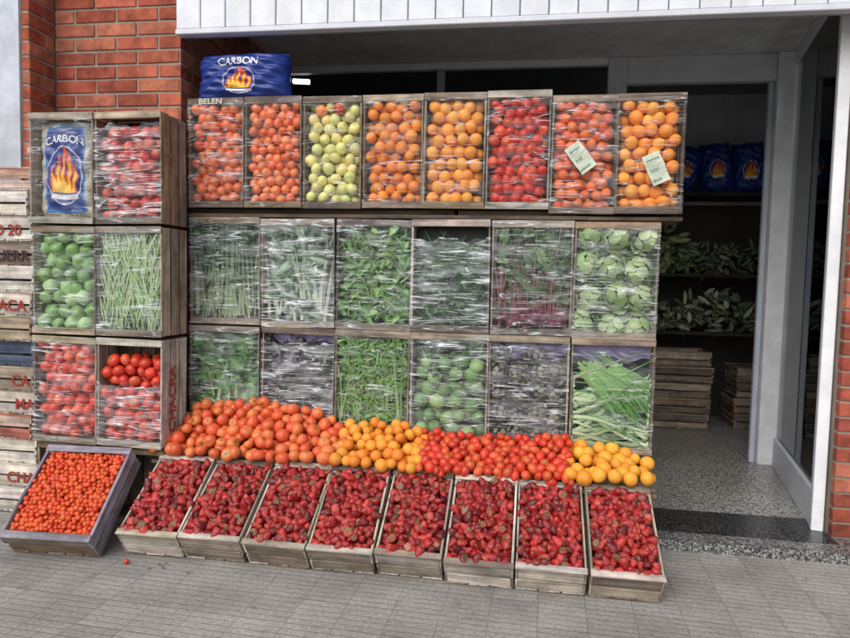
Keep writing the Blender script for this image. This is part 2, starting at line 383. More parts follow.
def head(mb,cn,r,axis,nl,colf,open_=.25,lay=4,size=.9,tipcol=None):
    cn=np.array(cn,float); A=dirrot(axis)
    for k in range(nl):
        t=(k+.5)/nl; phi=k*2.399963; th=math.radians(12+125*t)
        loc=np.array([math.sin(th)*math.cos(phi),math.sin(th)*math.sin(phi),math.cos(th)])
        up=np.array([-math.cos(th)*math.cos(phi),-math.cos(th)*math.sin(phi),math.sin(th)])
        n_=A@loc; u_=A@up; s_=np.cross(u_,n_)
        col=colf(t); V=[];C=[];G=[]; m=5; ph=rnd()*6
        wdt=r*size*(.7+.5*t)
        for i in range(m+1):
            a=i/m
            for j in range(-2,3):
                b=j/2
                ww=wdt*math.sin(math.pi*min(.97,a*.8+.12))**.8*.6
                q=n_*r*(.9+open_*a*a*(.4+t)) + u_*(a-.55)*wdt*1.1 + s_*b*ww
                L0=np.linalg.norm(q); q=q*(1-.5)+ (q/L0*r*(1+open_*a*a*(.5+t)))*.5
                q=q+n_*(.05*r*math.sin(ph+b*5+a*6)*a)
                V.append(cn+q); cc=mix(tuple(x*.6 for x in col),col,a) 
                if j==0: cc=mix(cc,(.6,.65,.4),.25)
                if tipcol is not None and a>.75: cc=tipcol
                C.append(cc); G.append((a*3+ph,b*3,k))
        F=[(i*5+k2,i*5+k2+1,i*5+k2+6,i*5+k2+5) for i in range(m) for k2 in range(4)]
        mb.add(V,F,C,G)

def std_crate(name,x0,yf,z0,W,L,D,pal=WOOD,side_pal=None,tilt=None,yaw=0):
    e=empty(name)
    M=Mvert(x0,yf,z0,D,rz=math.radians(U_(-.6,.6)) if tilt is None else tilt,ry=math.radians(U_(-.9,.9)))
    crate_mesh(W,L,D,pal,side_pal).obj("wood_crate",M_wood,M,bevel=.0012,parent=e)
    return e,M
TXT={}
def text3d(body,size,M,col,parent,name="painted_lettering",sx=1):
    cu=bpy.data.curves.new(name,'FONT'); cu.body=body; cu.size=size; cu.offset=size*.018
    o=bpy.data.objects.new(name,cu); SC.objects.link(o); o.matrix_world=M@Matrix.Diagonal((sx,1,1,1))
    m=TXT.get(col)
    if not m:
        m,nt,p=newmat("paint_"+str(len(TXT))); p.inputs['Base Color'].default_value=(*col,1); p.inputs['Roughness'].default_value=.8; TXT[col]=m
    cu.materials.append(m); o.parent=parent; return o

# =================================================================== TOP ROW
YF=3.5; D=.28
tw=2.69/8; X0=-1.917
def colf(base,v=.12,h=.05,alt=None,p=0):
    def f():
        if alt and rnd()<p: return vary(alt,v,h)
        return vary(base,v,h)
    return f
ORG=c(238,146,54); TAN=c(226,118,66); PEA=c(232,132,80); LIM=c(222,218,140); TOM=c(198,50,34)
top=[("crate_of_persimmons",TAN,.032,T_or,M_fruit,c(218,100,54)),("crate_of_peaches",PEA,.029,T_ap,M_fruit,c(228,112,64)),("crate_of_green_apples",LIM,.034,T_ap,M_fruit,c(232,218,136)),
("crate_of_oranges",ORG,.034,T_or,M_orange,c(232,130,46)),("crate_of_oranges",c(240,154,58),.036,T_or,M_orange,c(242,168,70)),("crate_of_tomatoes",TOM,.032,T_tom2,M_fruit,c(210,84,52)),
("crate_of_tangerines",c(230,118,50),.030,T_or,M_orange,c(222,96,46)),("crate_of_oranges",c(240,148,54),.036,T_or,M_orange,c(244,168,66))]
for i,(nm,col,r,T,mt,alt) in enumerate(top):
    x0=X0+i*tw+.002; w=tw-.006; z0=1.775-(.02 if i>=6 else 0)+U_(-.003,.003); LL=.605+(.006 if i in(5,) else 0)
    pal=WHITEW if i==5 else WOOD
    e,M=std_crate(nm,x0,YF+U_(-.012,.012),z0,w,LL,D,pal)
    mb=MB(); grid_fruits(mb,w,LL,D,T,r,colf(col,.14,.06,alt,.35),layers=3,cal=(.12,.1,.04),zoff=.008,sp=1.76,jit=.36)
    if i==2:
        put(mb,T_tom2,(w*.6,LL-.06,D-.02),.034,vary(TOM)); put(mb,T_or,(w*.3,LL-.07,D-.02),.034,vary(PEA))
    mb.obj("fruit",mt,M,smooth=True,parent=e)
    film(w,LL,D,F_light if i not in(0,6) else F_mid,M,e,bulge=.014,pleats=random.choice([3,4,5]))
    if i==0:
        text3d("BELEN",.042,M@Matrix.Translation((.07,LL-.033,D+.0195)),c(205,200,190),e,"chalk_lettering",1.2)
    if i in(6,7):
        pm=MB(); cx,cy=(w*.45,LL*.47) if i==6 else (w*.58,LL*.37)
        a=math.radians(38 if i==6 else 24); aw,ah=.05,.088
        Ra=np.array([[math.cos(a),-math.sin(a)],[math.sin(a),math.cos(a)]])
        pts=[];n_=8
        for jj in range(n_+1):
            for ii in range(4):
                q=Ra@np.array([(ii/3-.5)*2*aw*.9,(jj/n_-.5)*2*ah*.9])
                pts.append((cx+q[0],cy+q[1],D+.034+.004*math.sin(jj*1.1+ii)))
        F=[(jj*4+ii,jj*4+ii+1,jj*4+ii+5,jj*4+ii+4) for jj in range(n_) for ii in range(3)]
        pm.add(pts,F,c(200,208,192))
        for jj in range(11):
            l0,l1=U_(-.85,-.6),U_(.1,.8); th_=.0014 if jj%4 else .007
            yy=(jj/11-.42)*2*ah*.82
            xx_=l0
            while xx_<l1:
                x2=min(l1,xx_+U_(.12,.4))
                q0=[Ra@np.array([sx*aw,yy+sy]) for sx,sy in((xx_,0),(x2,0),(x2,th_),(xx_,th_))]
                pm.add([(cx+q[0],cy+q[1],D+.0405) for q in q0],[(0,1,2,3)],c(105,130,108)); xx_=x2+.07
        pm.obj("price_label",M_paper,M,parent=e)
mb=MB()
mb.box((X0-.02,YF+.01,1.722),(.30,YF+.27,1.742),c(100,88,76)); mb.box((X0-.02,YF+.05,1.743),(-.4,YF+.25,1.772),c(80,70,60)); 
mb.box((.3,YF+.02,1.722),(.78,YF+.27,1.742),c(105,94,80)); mb.box((-.38,YF+.04,1.743),(.25,YF+.25,1.77),c(90,80,68))
mb.obj("shelf_board",M_wood,bevel=.002)

# =================================================================== ROW 2 and 3
mw=2.592/6; L2=.605; Z2=1.108; Z3=.496
def bunch_leeks(mb,W,L,D,n,cw,cg,up=1,wd=.012,spread=.18,white=.35):
    box=(np.array([.012,.012,.02]),np.array([W-.012,L-.012,D+.004]))
    for k in range(n):
        x=U_(.02,W-.02); z=U_(D-.10,D-.006); y=U_(.02,.12) if up>0 else L-U_(.02,.12)
        ribbon(mb,(x,y,z),(U_(-spread,spread),up,U_(-.03,.05)),U_(.4,.62),wd*U_(.6,1.3),vary(cw,.1),vary(cg,.3,.12),droop=(U_(-.5,.5),-.25*up*rnd(),0),box=box,n=9)
def leafy(mb,W,L,D,n,col,size,alt=None,p=.3,asp=.6,ruf=.15,upb=.5,y0=.02,y1=None,rib=None):
    y1=y1 or L-.03
    box=(np.array([.011,.012,.02]),np.array([W-.011,L-.012,D+.004]))
    for k in range(n):
        cc=vary(alt if (alt and rnd()<p) else col,.4,.12)
        d=(U_(-1,1),U_(-1,1)+upb,U_(-.2,.35))
        leaf(mb,(U_(.03,W-.03),U_(y0,y1),D-.10+.09*(k/n)+U_(-.01,.01)),d,(U_(-.6,.6),U_(-.6,.6),1),size*U_(.7,1.3),size*asp*U_(.7,1.2),cc,rib=rib,curl=U_(0,.5),ruf=ruf*1.5,box=box)
def fernies(mb,W,L,D,n,col,y0,y1,ln=.09):
    box=(np.array([.011,.012,.02]),np.array([W-.011,L-.012,D+.004]))
    for k in range(n):
        cc=vary(col,.4,.15); p=(U_(.02,W-.02),U_(y0,y1),U_(D-.09,D-.004))
        ribbon(mb,p,(U_(-1,1),U_(-.6,1),U_(-.2,.3)),ln*U_(.5,1.3),U_(.004,.011),cc,vary(cc,.2),droop=(U_(-1,1),U_(-1,.3),0),n=5,box=box)
def liner(e,M,W,L,D,col,y0,y1):
    mb=MB(); nx,ny=24,14; V=[];F=[]
    for j in range(ny):
        for i in range(nx):
            x=.012+(W-.024)*i/(nx-1); y=y0+(y1-y0)*j/(ny-1)
            V.append((x,y+.012*math.sin(x*37),D-.022-.05*(1-j/(ny-1))+.008*math.sin(x*60+j)+.006*math.sin(x*23+j*2)))
    F=[(j*nx+i,j*nx+i+1,(j+1)*nx+i+1,(j+1)*nx+i) for j in range(ny-1) for i in range(nx-1)]
    mb.add(V,F,col); mb.obj("paper_liner",M_paper,M,smooth=True,parent=e)
def backing(e,M,W,L,D,col):
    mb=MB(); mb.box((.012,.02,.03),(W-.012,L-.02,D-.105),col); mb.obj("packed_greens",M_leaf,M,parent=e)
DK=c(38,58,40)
def rowcrate(name,i,z,fn,filmm,back=DK,liner_=None,pl=0,bulge=.01,LL=L2,pal=WOOD,fy=None):
    x0=X0+i*mw+.003; w=mw-.008
    e,M=std_crate(name,x0,YF+U_(-.01,.01),z+U_(-.003,.003),w,LL,D,pal)
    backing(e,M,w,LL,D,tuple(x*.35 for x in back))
    mb=MB(); fn(mb,w,LL,D); mb.clip([.0105,.017,.01],[w-.0105,LL-.017,D+.014]); mb.obj("produce",M_leaf,M,smooth=True,parent=e)
    if liner_: liner(e,M,w,LL,D,liner_[0],liner_[1],liner_[2])
    if fy: film(w,LL,D,filmm,M,e,bulge=bulge,pleats=pl,y0=fy[0],y1=fy[1])
    else: film(w,LL,D,filmm,M,e,bulge=bulge,pleats=pl)
    return e,M
def f_scal(mb,W,L,D):
    bunch_leeks(mb,W,L,D,170,c(158,174,136),c(46,84,50),wd=.013,spread=.14)
    leafy(mb,W,L,D,80,c(40,74,44),.14,asp=.32,y0=.25)
def f_chard(mb,W,L,D):
    bunch_leeks(mb,W,L,D,50,c(205,212,195),c(116,140,112),wd=.02)
    leafy(mb,W,L,D,110,c(92,122,92),.14,c(58,88,60),.4,rib=c(180,192,172))
def f_aru(mb,W,L,D):
    leafy(mb,W,L,D,330,c(78,124,60),.07,c(116,156,84),.4,asp=.5); fernies(mb,W,L,D,320,c(116,156,90),.05,L-.05)
def f_herb(mb,W,L,D):
    fernies(mb,W,L,D,700,c(56,88,54),.03,L*.78); leafy(mb,W,L,D,240,c(50,84,48),.05,y1=L*.72)
def f_beet(mb,W,L,D):
    bunch_leeks(mb,W,L,D,60,c(134,60,80),c(100,100,78),wd=.010)
    leafy(mb,W,L,D,190,c(56,94,54),.10,c(82,120,72),.4,asp=.5,y0=.14,rib=c(108,84,76)); 
    for k in range(20): put(mb,T_or,(U_(.05,W-.05),U_(.04,.14),D-.03),.028,vary(c(104,46,66)),R=None)
def f_cab(mb,W,L,D):
    for r_ in range(4):
        for q in range(3):
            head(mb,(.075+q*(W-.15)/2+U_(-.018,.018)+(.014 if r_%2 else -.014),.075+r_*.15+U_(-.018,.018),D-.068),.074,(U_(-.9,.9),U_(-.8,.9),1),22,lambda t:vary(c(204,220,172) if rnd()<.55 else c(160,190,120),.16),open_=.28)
def f_lett(mb,W,L,D):
    leafy(mb,W,L,D,140,c(84,132,60),.13,c(62,108,52),.4,asp=.6); bunch_leeks(mb,W,L,D,25,c(184,202,150),c(84,128,62),up=1,wd=.015)
def f_purp(mb,W,L,D):
    leafy(mb,W,L,D,150,c(66,70,62),.12,c(84,70,88),.5,asp=.7,rib=c(140,140,132))
def f_aspa(mb,W,L,D):
    fernies(mb,W,L,D,520,c(118,156,84),.1,L-.04,ln=.11); leafy(mb,W,L,D,300,c(100,144,70),.06,asp=.45)
    bunch_leeks(mb,W,L,D,50,c(160,180,128),c(98,142,70),wd=.007)
def f_zuc(mb,W,L,D):
    grid_fruits(mb,W,L,D,T_zuc,.043,colf(c(112,146,88),.22,.08,c(150,178,120),.4),layers=2,cal=c(170,185,130),yr=(.02,L*.80),calp=.7,jit=.4)
    leafy(mb,W,L,D,50,c(58,94,54),.09,y0=L*.72)
def f_arti(mb,W,L,D):
    for r_ in range(5):
        for q in range(4):
            if r_==4 and q%2: continue
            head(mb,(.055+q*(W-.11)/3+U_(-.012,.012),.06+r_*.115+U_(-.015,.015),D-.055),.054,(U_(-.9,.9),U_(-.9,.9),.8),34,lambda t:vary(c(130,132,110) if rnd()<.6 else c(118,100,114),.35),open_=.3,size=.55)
def f_leek(mb,W,L,D):
    box=(np.array([.012,.012,.02]),np.array([W-.012,L-.012,D+.004]))
    for k in range(170):
        y=U_(.02,L-.2); z=D-.09+.085*k/170
        ribbon(mb,(W-.02 if rnd()<.5 else .02,y,z),(-1 if rnd()<.5 else 1,U_(-.5,.8),0),U_(.3,.5),U_(.008,.022),vary(c(200,214,174),.12),vary(c(78,132,58),.4,.12),droop=(0,U_(-1.5,.8),0),box=box,n=9)
    for k in range(60):
        ribbon(mb,(U_(.02,W*.6),L-U_(.12,.2),D-.02),(1,U_(-1.2,-.2),0),U_(.2,.45),U_(.010,.022),vary(c(136,172,104),.12),vary(c(76,128,58),.3,.1),droop=(0,-.6,0),box=box,n=8)
LAV=c(146,138,172)
MIXW=WOOD+WHITEW
rowcrate("crate_of_scallions",0,Z2,f_scal,F_mid)
rowcrate("crate_of_chard",1,Z2,f_chard,F_heavy)
rowcrate("crate_of_arugula",2,Z2,f_aru,F_mid,pal=MIXW)
rowcrate("crate_of_parsley",3,Z2,f_herb,F_heavy,fy=(0,.50),pal=MIXW)
rowcrate("crate_of_beets",4,Z2,f_beet,F_mid)
rowcrate("crate_of_cabbages",5,Z2,f_cab,F_mid,back=c(120,140,90),pl=3,bulge=.016)
rowcrate("crate_of_lettuce",0,Z3,f_lett,F_mid)
rowcrate("crate_of_red_lettuce",1,Z3,f_purp,F_heavy,liner_=(LAV,.50,.585),fy=(0,.52))
rowcrate("crate_of_asparagus",2,Z3,f_aspa,F_light)
rowcrate("crate_of_round_zucchini",3,Z3,f_zuc,F_mid,liner_=(c(120,122,150),.54,.585),pl=2,pal=MIXW)
rowcrate("crate_of_artichokes",4,Z3,f_arti,F_mid,liner_=(LAV,.49,.585),fy=(0,.56))
rowcrate("crate_of_leeks",5,Z3,f_leek,F_light,liner_=(LAV,.49,.585),fy=(0,.54))
for i in range(6):
    e=empty("support_crate"); crate_mesh(mw-.01,.47,.3,WOOD).obj("wood_crate",M_wood,Mvert(X0+i*mw+.004,YF+.06,.008,.3),bevel=.0012,parent=e)

# =================================================================== LEFT STACK
YL=3.2; LW=.387; LX=-2.68; DL=.26; LL=.585
def flame(u,v):
    best=None
    for k,(cx,hh,ww) in enumerate([(-.55,.35,.22),(-.3,.7,.25),(0,.95,.3),(.3,.75,.25),(.58,.4,.22)]):
        t=(v+.55)/(hh+.55)
        if 0<=t<=1:
            wv=ww*(1-t)**.7*(1+.3*math.sin(t*6+k)); du=abs(u-cx-.08*math.sin(t*7+k))
            if du<wv:
                best=c(245,190,50) if (du<wv*.45 and t<.7) else (c(225,90,30) if best is None else best)
    return best
def sack(name,cn,w,h,d,R,border,parent=None,text="CARBON",tsize=.09,emb=(0,-.12,.62,.62),lying=False,ty=.30,res=110):
    e=parent or empty(name)
    M=Matrix.Translation(cn)@R
    nx,ny=res,res; ph=[rnd()*6 for _ in range(8)]
    def surf(u,v):
        z=d*.5*(max(0,1-abs(u)**3.5)**.55)*(max(0,1-abs(v)**5)**.5)
        z+=.006*math.sin(7*u+5*v+ph[0])*(1-u*u)+.005*math.sin(13*u-9*v+ph[1])*(1-v*v)+.004*math.sin(21*v+6*u+ph[2])
        return z
    def xy(u,v):
        return (u*w/2*(1-.035*math.cos(v*1.5+ph[3])*abs(v)+.02*math.sin(5*v+ph[4])), v*h/2*(1+.02*math.sin(6*u+ph[5])))
    mb=MB()
    for sgn in (1,-1):
        V=[];C=[]
        for j in range(ny):
            for i in range(nx):
                u=2*i/(nx-1)-1; v=2*j/(ny-1)-1; x,y=xy(u,v); V.append((x,y,sgn*surf(u,v)*(1 if sgn>0 else .8)))
                col=c(26,50,128)
                if border:
                    if abs(u)>.66 or abs(v)>.86: col=vary(c(196,190,176) if rnd()<.75 else c(120,108,90),.15)
                    elif abs(u)>.6 or abs(v)>.8: col=c(40,120,190)
                elif abs(v)>.93: col=c(60,90,165)
                if sgn>0:
                    eu=(u-emb[0])/emb[2]; ev=(v-emb[1])/emb[3]
                    if abs(eu)<1 and abs(ev)<1:
                        q=flame(eu,ev)
                        if q: col=q
                        elif -.75<ev<-.6 and abs(eu)<.7: col=c(225,225,228)
                        elif eu*eu*.9+ev*ev<.85 and eu*eu*.9+ev*ev>.78: col=c(215,215,225)
                C.append(col)
        F=[(j*nx+i,j*nx+i+1,(j+1)*nx+i+1,(j+1)*nx+i) for j in range(ny-1) for i in range(nx-1)]
        if sgn<0: F=[q[::-1] for q in F]
        mb.add(V,F,C)
    mb.obj("sack_body",M_sack,M,smooth=True,parent=e)
    if text:
        cu=bpy.data.curves.new("t",'FONT'); cu.body=text; cu.size=tsize; cu.align_x='CENTER'; cu.offset=.0015
        to=bpy.data.objects.new("t",cu); SC.objects.link(to); bpy.context.view_layer.update()
        me=bpy.data.meshes.new_from_object(to.evaluated_get(bpy.context.evaluated_depsgraph_get())); bpy.data.objects.remove(to)
        vs=[v.co.copy() for v in me.vertices]; fs=[tuple(p.vertices) for p in me.polygons]
        tb=MB(); V=[]
        for v in vs:
            x=v.x; y=v.y+h*ty-1.6*x*x*(0 if lying else 1); u=x/(w/2); vv=y/(h/2); V.append((x,y,surf(u,max(-1,min(1,vv)))+.003))
        tb.add(V,fs,c(225,225,232)); tb.obj("printed_text",M_paper,M,parent=e)
    return e
def Rface(tilt=0,roll=0): return Matrix.Rotation(math.radians(90+tilt),4,'X')@Matrix.Rotation(math.radians(roll),4,'Z')
ZL=[1.652,1.052,.452]
def lcrate(name,col_i,row_i,pal=WOOD,side_pal=None,dx=0):
    return std_crate(name,LX+col_i*(LW+.003)+dx,YL+U_(-.01,.01),ZL[row_i],LW-.006,LL,DL,pal,side_pal)
w_=LW-.006
e,M=lcrate("crate_with_charcoal_sack",0,0,pal=MIXW)
sack("x",(LX+LW/2,YL+.085,1.652+.29),.355,.54,.16,Rface(0,0),True,parent=e,tsize=.055,ty=.27)
film(w_,LL,DL,F_light,M,e,bulge=.01)
e,M=lcrate("crate_of_tomatoes",1,0,pal=WOOD)
mb=MB(); grid_fruits(mb,w_,LL,DL,T_tom2,.035,colf(c(196,48,42),.12,.05,c(212,100,76),.25),layers=3,yr=(.02,LL-.07),jit=.35); mb.obj("fruit",M_fruit,M,smooth=True,parent=e); film(w_,LL,DL,F_heavy,M,e,pleats=5,bulge=.016,y1=LL*.88)
e,M=lcrate("crate_of_green_peppers",0,1)
mb=MB(); grid_fruits(mb,w_,LL,DL,T_pep,.040,colf(c(122,160,92),.18,.06,c(152,186,122),.4),layers=2,cal=c(110,140,80),jit=.35); mb.obj("fruit",M_fruit,M,smooth=True,parent=e); film(w_,LL,DL,F_mid,M,e,pleats=4,bulge=.014)
e,M=lcrate("crate_of_green_beans",1,1)
mb=MB(); box=(np.array([.012,.012,.02]),np.array([w_-.012,LL-.012,DL+.004]))
for k in range(800):
    ribbon(mb,(U_(.02,w_-.02),U_(.02,LL-.15),U_(DL-.06,DL-.003)),(U_(-.4,.4),1,U_(-.05,.05)),U_(.12,.22),U_(.006,.009),vary(c(150,176,126),.15),vary(c(180,200,152),.2),droop=(U_(-.7,.7),0,0),n=6,box=box)
mb.obj("beans",M_leaf,M,smooth=True,parent=e); backing(e,M,w_,LL,DL,c(90,110,70)); film(w_,LL,DL,F_mid,M,e)
e,M=lcrate("crate_of_tomatoes",0,2)
mb=MB(); grid_fruits(mb,w_,LL,DL,T_tom2,.036,colf(c(208,74,52),.12,.05,c(220,110,74),.3),layers=3,jit=.35); mb.obj("fruit",M_fruit,M,smooth=True,parent=e); film(w_,LL,DL,F_mid,M,e,pleats=4,bulge=.016)
e,M=lcrate("crate_of_tomatoes",1,2,side_pal=WHITEW)
mb=MB(); grid_fruits(mb,w_,LL,DL,T_tom,.034,colf(c(202,62,44),.12,.05,c(214,92,60),.3),layers=3,yr=(.02,LL-.09),T0=T_tom2,calp=.3,jit=.35); mb.obj("fruit",M_fruit,M,smooth=True,parent=e); film(w_,LL,DL,F_heavy,M,e,pleats=2,bulge=.02,y1=LL*.58)
xs=LX+LW+.003+w_+.005
def side_text(body,size,y,z,col,e):
    M=Matrix(((0,0,1,xs),(0,-1,0,y),(1,0,0,z),(0,0,0,1)))
    return text3d(body,size,M,col,e)
side_text("CHACRA",.09,YL+.12,.52,c(160,55,45),e)
for k in range(2):
    ee=empty("support_crate"); crate_mesh(LW-.01,.43,.26,WOOD).obj("wood_crate",M_wood,Mvert(LX+k*LW,YL+.02,.008,.26),bevel=.0012,parent=ee)
sack("charcoal_sack",(X0+.265,YF+.15,2.385+.14),.55,.275,.22,Rface(-3,1),False,tsize=.058,emb=(.02,-.25,.36,.58),lying=True,ty=.19)
z=.01
FW=[c(214,206,196),c(204,194,182),c(220,212,204)]
pals=[FW,WHITEW,FW,[c(180,110,95),c(190,165,150)],WHITEW,WOOD,[c(70,78,98),c(80,88,106)],WOOD,WHITEW,FW,WOOD,FW,FW,[c(190,150,134),c(200,182,168)]]
texts=["","CHA","","","MA","CA","","","FAMACA","","GUERR","NO 20","",""]
k=0
while z<1.85:
    h=U_(.125,.145); e=empty("stacked_crate")
    pal=pals[k%len(pals)]
    M=Matrix.Translation((-3.32+U_(-.015,.015),3.25+U_(-.012,.012),z))@Matrix.Rotation(math.radians(U_(-1.5,1.5)),4,'Z')
    crate_mesh(.60,.42,h-.009,pal).obj("wood_crate",M_wood,M,bevel=.0012,parent=e)
    tx=texts[k%len(texts)]
    if tx:
        ttx=text3d(tx,.085,M@Matrix(((1,0,0,.60-.058*len(tx)-.02),(0,0,-1,-.004),(0,1,0,.03),(0,0,0,1))),c(150,50,40) if tx not in("GUERR",) else c(60,40,40),e)
    z+=h; k+=1

# =================================================================== PILES
def table():
    mb=MB(); 
    for k in range(5):
        y0=3.235+k*.053
        a=.375+k*.012
        mb.box((-2.0,y0,a-.02),(.66,y0+.05,a),wcol(WOOD),jit=.001)
    for x in (-1.98,-1.1,-.3,.6): mb.box((x,3.25,.0),(x+.04,3.48,.352),wcol(WOOD))
    mb.obj("display_table",M_wood,bevel=.002)
table()
def pile(name,x0,x1,r,T,T0,calp,colfn,mat,ztop,zfront=.445,y0=3.215,y1=3.475,grad=None,cal=(.1,.18,.05),sp=1.8,edge=(0,0)):
    mb=MB(); L=math.hypot(y1-y0,ztop-zfront)
    for l in range(3):
        ny=max(2,int(L/(r*sp*.87))+1); nx=max(2,int((x1-x0)/(r*sp)))
        for j in range(ny):
            for i in range(nx):
                t=j/(ny-1); x=x0+(i+.5+(.5 if (j+l)%2 else 0)*.9)*(x1-x0)/nx+U_(-.45,.45)*r
                fx=1.0
                if edge[0] and x-x0<edge[0]: fx=min(fx,.35+.65*(x-x0)/edge[0])
                if edge[1] and x1-x<edge[1]: fx=min(fx,.35+.65*max(0,x1-x)/edge[1])
                fx*=1+.10*math.sin(x*7.3)
                y=y0+(y1-y0)*t+l*.012+U_(-.2,.2)*r; zz=zfront+(ztop-zfront)*t*fx-l*r*1.35+U_(-.4,.4)*r
                zt=.385+.012*((y-3.235)/.053)+r*.85
                if zz<zt: 
                    if l: continue
                    zz=zt
                put(mb,T if rnd()<calp else T0,(x,y,zz),r*U_(.80,1.12),colfn(),grad=grad,cal=cal)
    return mb.obj(name,mat,smooth=True)
pile("pile_of_tomatoes",-1.99,-.93,.036,T_tom,T_tom2,.3,colf(c(212,88,54),.14,.05,c(222,118,68),.4),M_fruit,.65,grad=(c(226,146,82),.45),edge=(.15,.2))
pile("pile_of_tangerines",-.99,-.51,.033,T_or,T_or,0,colf(c(234,156,58),.1,.05,c(228,136,48),.4),M_orange,.58,zfront=.44,edge=(0,.1))
pile("pile_of_plum_tomatoes",-.54,.25,.025,T_plum,T_plum,0,colf(c(202,62,40),.14,.05,c(214,90,52),.3),M_fruit,.555,zfront=.435,sp=1.9)
pile("pile_of_oranges",.22,.63,.037,T_or,T_or,0,colf(c(238,168,58),.1,.05,c(234,154,52),.4),M_orange,.52,zfront=.445,edge=(0,.15))

# =================================================================== STRAWBERRY CRATES
sw=2.56/8; SD=.155; SL=.50; AL=math.radians(33)
def scol():
    q=rnd()
    if q<.5: return vary(c(150,28,32),.25,.06)
    if q<.8: return vary(c(178,48,46),.2,.06)
    return vary(c(104,20,28),.25,.05)
SPAL=WHITEW+[c(150,137,122),c(170,158,140),c(135,123,110)]
xx=-1.93
for i in range(8):
    W=sw-.012; e=empty("crate_of_strawberries")
    yaw=math.radians(U_(-1.6,1.6)+ (2 if i==0 else 0)); y0=2.905+U_(-.018,.014)-(.0 if i<5 else .01)
    M=Mslope(xx+U_(0,.008),y0,.004,AL+math.radians(U_(-2,2)),yaw)
    crate_mesh(W,SL,SD,SPAL,nside=2,t=.010,te=.016,bat=.03).obj("wood_crate",M_wood,M,bevel=.0012,parent=e)
    mb=MB(); 
    for l in range(2):
        r=.0235; nx,ny=9,14
        for j in range(ny):
            for k2 in range(nx):
                x=.028+(W-.056)*(k2+(.5 if j%2 else 0))/(nx-.5)+U_(-.45,.45)*r; y=.04+(SL-.08)*j/(ny-1)+U_(-.45,.45)*r
                m=.024*math.sin(math.pi*x/W)*math.sin(math.pi*y/SL)
                put(mb,T_str if rnd()<.55 else T_str0,(x,y,SD-.012-l*.03+U_(-.009,.014)+m),r*U_(.75,1.28),scol(),cal=c(96,112,64) if rnd()<.7 else c(140,138,98),grad=(c(200,115,96),.35))
    mb.box((.012,.02,.02),(W-.012,SL-.02,SD-.055),c(70,14,18))
    mb.obj("strawberries",M_straw,M,smooth=True,parent=e)
    if i in (6,7):
        liner(e,M,W,SL,SD,c(205,208,210),.41,.478)
    xx+=sw
mb=MB(); mb.box((-1.9,3.20,.0),(.6,3.235,.22),c(110,96,80)); mb.obj("prop_beam",M_wood)

e=empty("crate_of_cherry_tomatoes"); W=.46; M=Mslope(-2.47,2.79,.004,math.radians(42),math.radians(4))
LAVW=[c(152,145,156),c(160,152,158),c(142,134,144)]
crate_mesh(W,.52,.15,WOOD,LAVW,nside=2,t=.014,te=.018,bat=.036).obj("wood_crate",M_wood,M,bevel=.0015,parent=e)
mb=MB()
for l in range(3):
    r=.0145
    for j in range(21):
        for k2 in range(17):
            put(mb,T_cher,(.03+(W-.06)*(k2+(.5 if j%2 else 0))/16.5+U_(-.4,.4)*r,.035+(.52-.07)*j/20+U_(-.4,.4)*r,.15-.022-l*.02+U_(-.008,.008)+.012*math.sin(math.pi*j/20)),r*U_(.8,1.15),vary(c(214,92,48) if rnd()<.7 else c(204,66,38),.14,.06))
mb.obj("cherry_tomatoes",M_fruit,M,smooth=True,parent=e)
mb=MB(); put(mb,T_str,(-2.49,2.66,.022),.02,c(190,60,40)); put(mb,T_cher,(-1.85,2.78,.014),.013,c(200,60,30))
for k in range(6):
    leaf(mb,(U_(-1.75,-1.5),U_(2.72,2.82),.006),(U_(-1,1),U_(-1,1),.1),(0,0,1),.02,.010,vary(c(100,104,70),.3))
mb.obj("fallen_fruit",M_fruit,smooth=True)

# =================================================================== BUILDING
B=empty("shop_building")
def bricks(x0,x1,z0,z1,y,dep,name,axis='x',flip=1):
    mb=MB(); H_=.082; Lb=.27; j=.013; row=0; z=z0
    while z<z1:
        zt=min(z+H_-j,z1); a=x0-(Lb*.5 if row%2 else 0)-.0
        while a<x1:
            b=min(a+Lb-j,x1); a2=max(a,x0)
            if b-a2>.02:
                cc=vary(random.choice([c(168,92,72),c(158,82,64),c(176,106,84),c(146,76,60)]),.14,.05)
                if axis=='x': mb.box((a2,y,z),(b,y+dep,zt),cc,jit=.0015)
                else: mb.box((y,a2,z),(y+dep*flip,b,zt),cc,jit=.0015)
            a+=Lb
        z+=H_; row+=1
    mb.obj(name,M_brick,bevel=.003,parent=B)
def bx(name,p0,p1,col,mat=M_plaster,bev=0,par=B):
    mb=MB(); mb.box(p0,p1,col); return mb.obj(name,mat,bevel=bev,parent=par)
MOR=c(150,142,132)
bricks(-2.84,-2.03,0,3.7,3.60,.05,"brick_wall_left"); bx("mortar_left",(-2.84,3.608,0),(-2.035,3.9,3.7),MOR)
bricks(3.60,5.3,0,3.3,-2.035,.006,"jamb_bricks",axis='y') 
bricks(3.40,3.595,0,3.7,-2.845,.05,"pilaster_side_bricks",axis='y',flip=-1)
bx("mortar_pilaster",(-3.05,3.404,0),(-2.853,3.9,3.7),MOR)
bx("pilaster_plaster",(-3.9,3.385,0),(-2.9,3.9,3.7),c(190,195,205))
bricks(1.665,3.2,.06,2.78,3.72,.05,"brick_pillar_right"); bx("mortar_right",(1.668,3.728,0),(3.2,3.86,2.78),MOR)
mb=MB(); x=-2.03
while x<2.6:
    mb.box((x+.003,3.545,2.79),(x+.147,3.565,3.9),vary(c(218,221,228),.03,.01)); x+=.15
mb.box((-2.03,3.567,2.765),(2.7,3.64,3.9),c(140,142,148))
mb.box((-2.03,3.538,2.758),(2.7,3.60,2.788),c(206,209,216))
mb.obj("fascia_panels",M_paint,bevel=.004,parent=B)
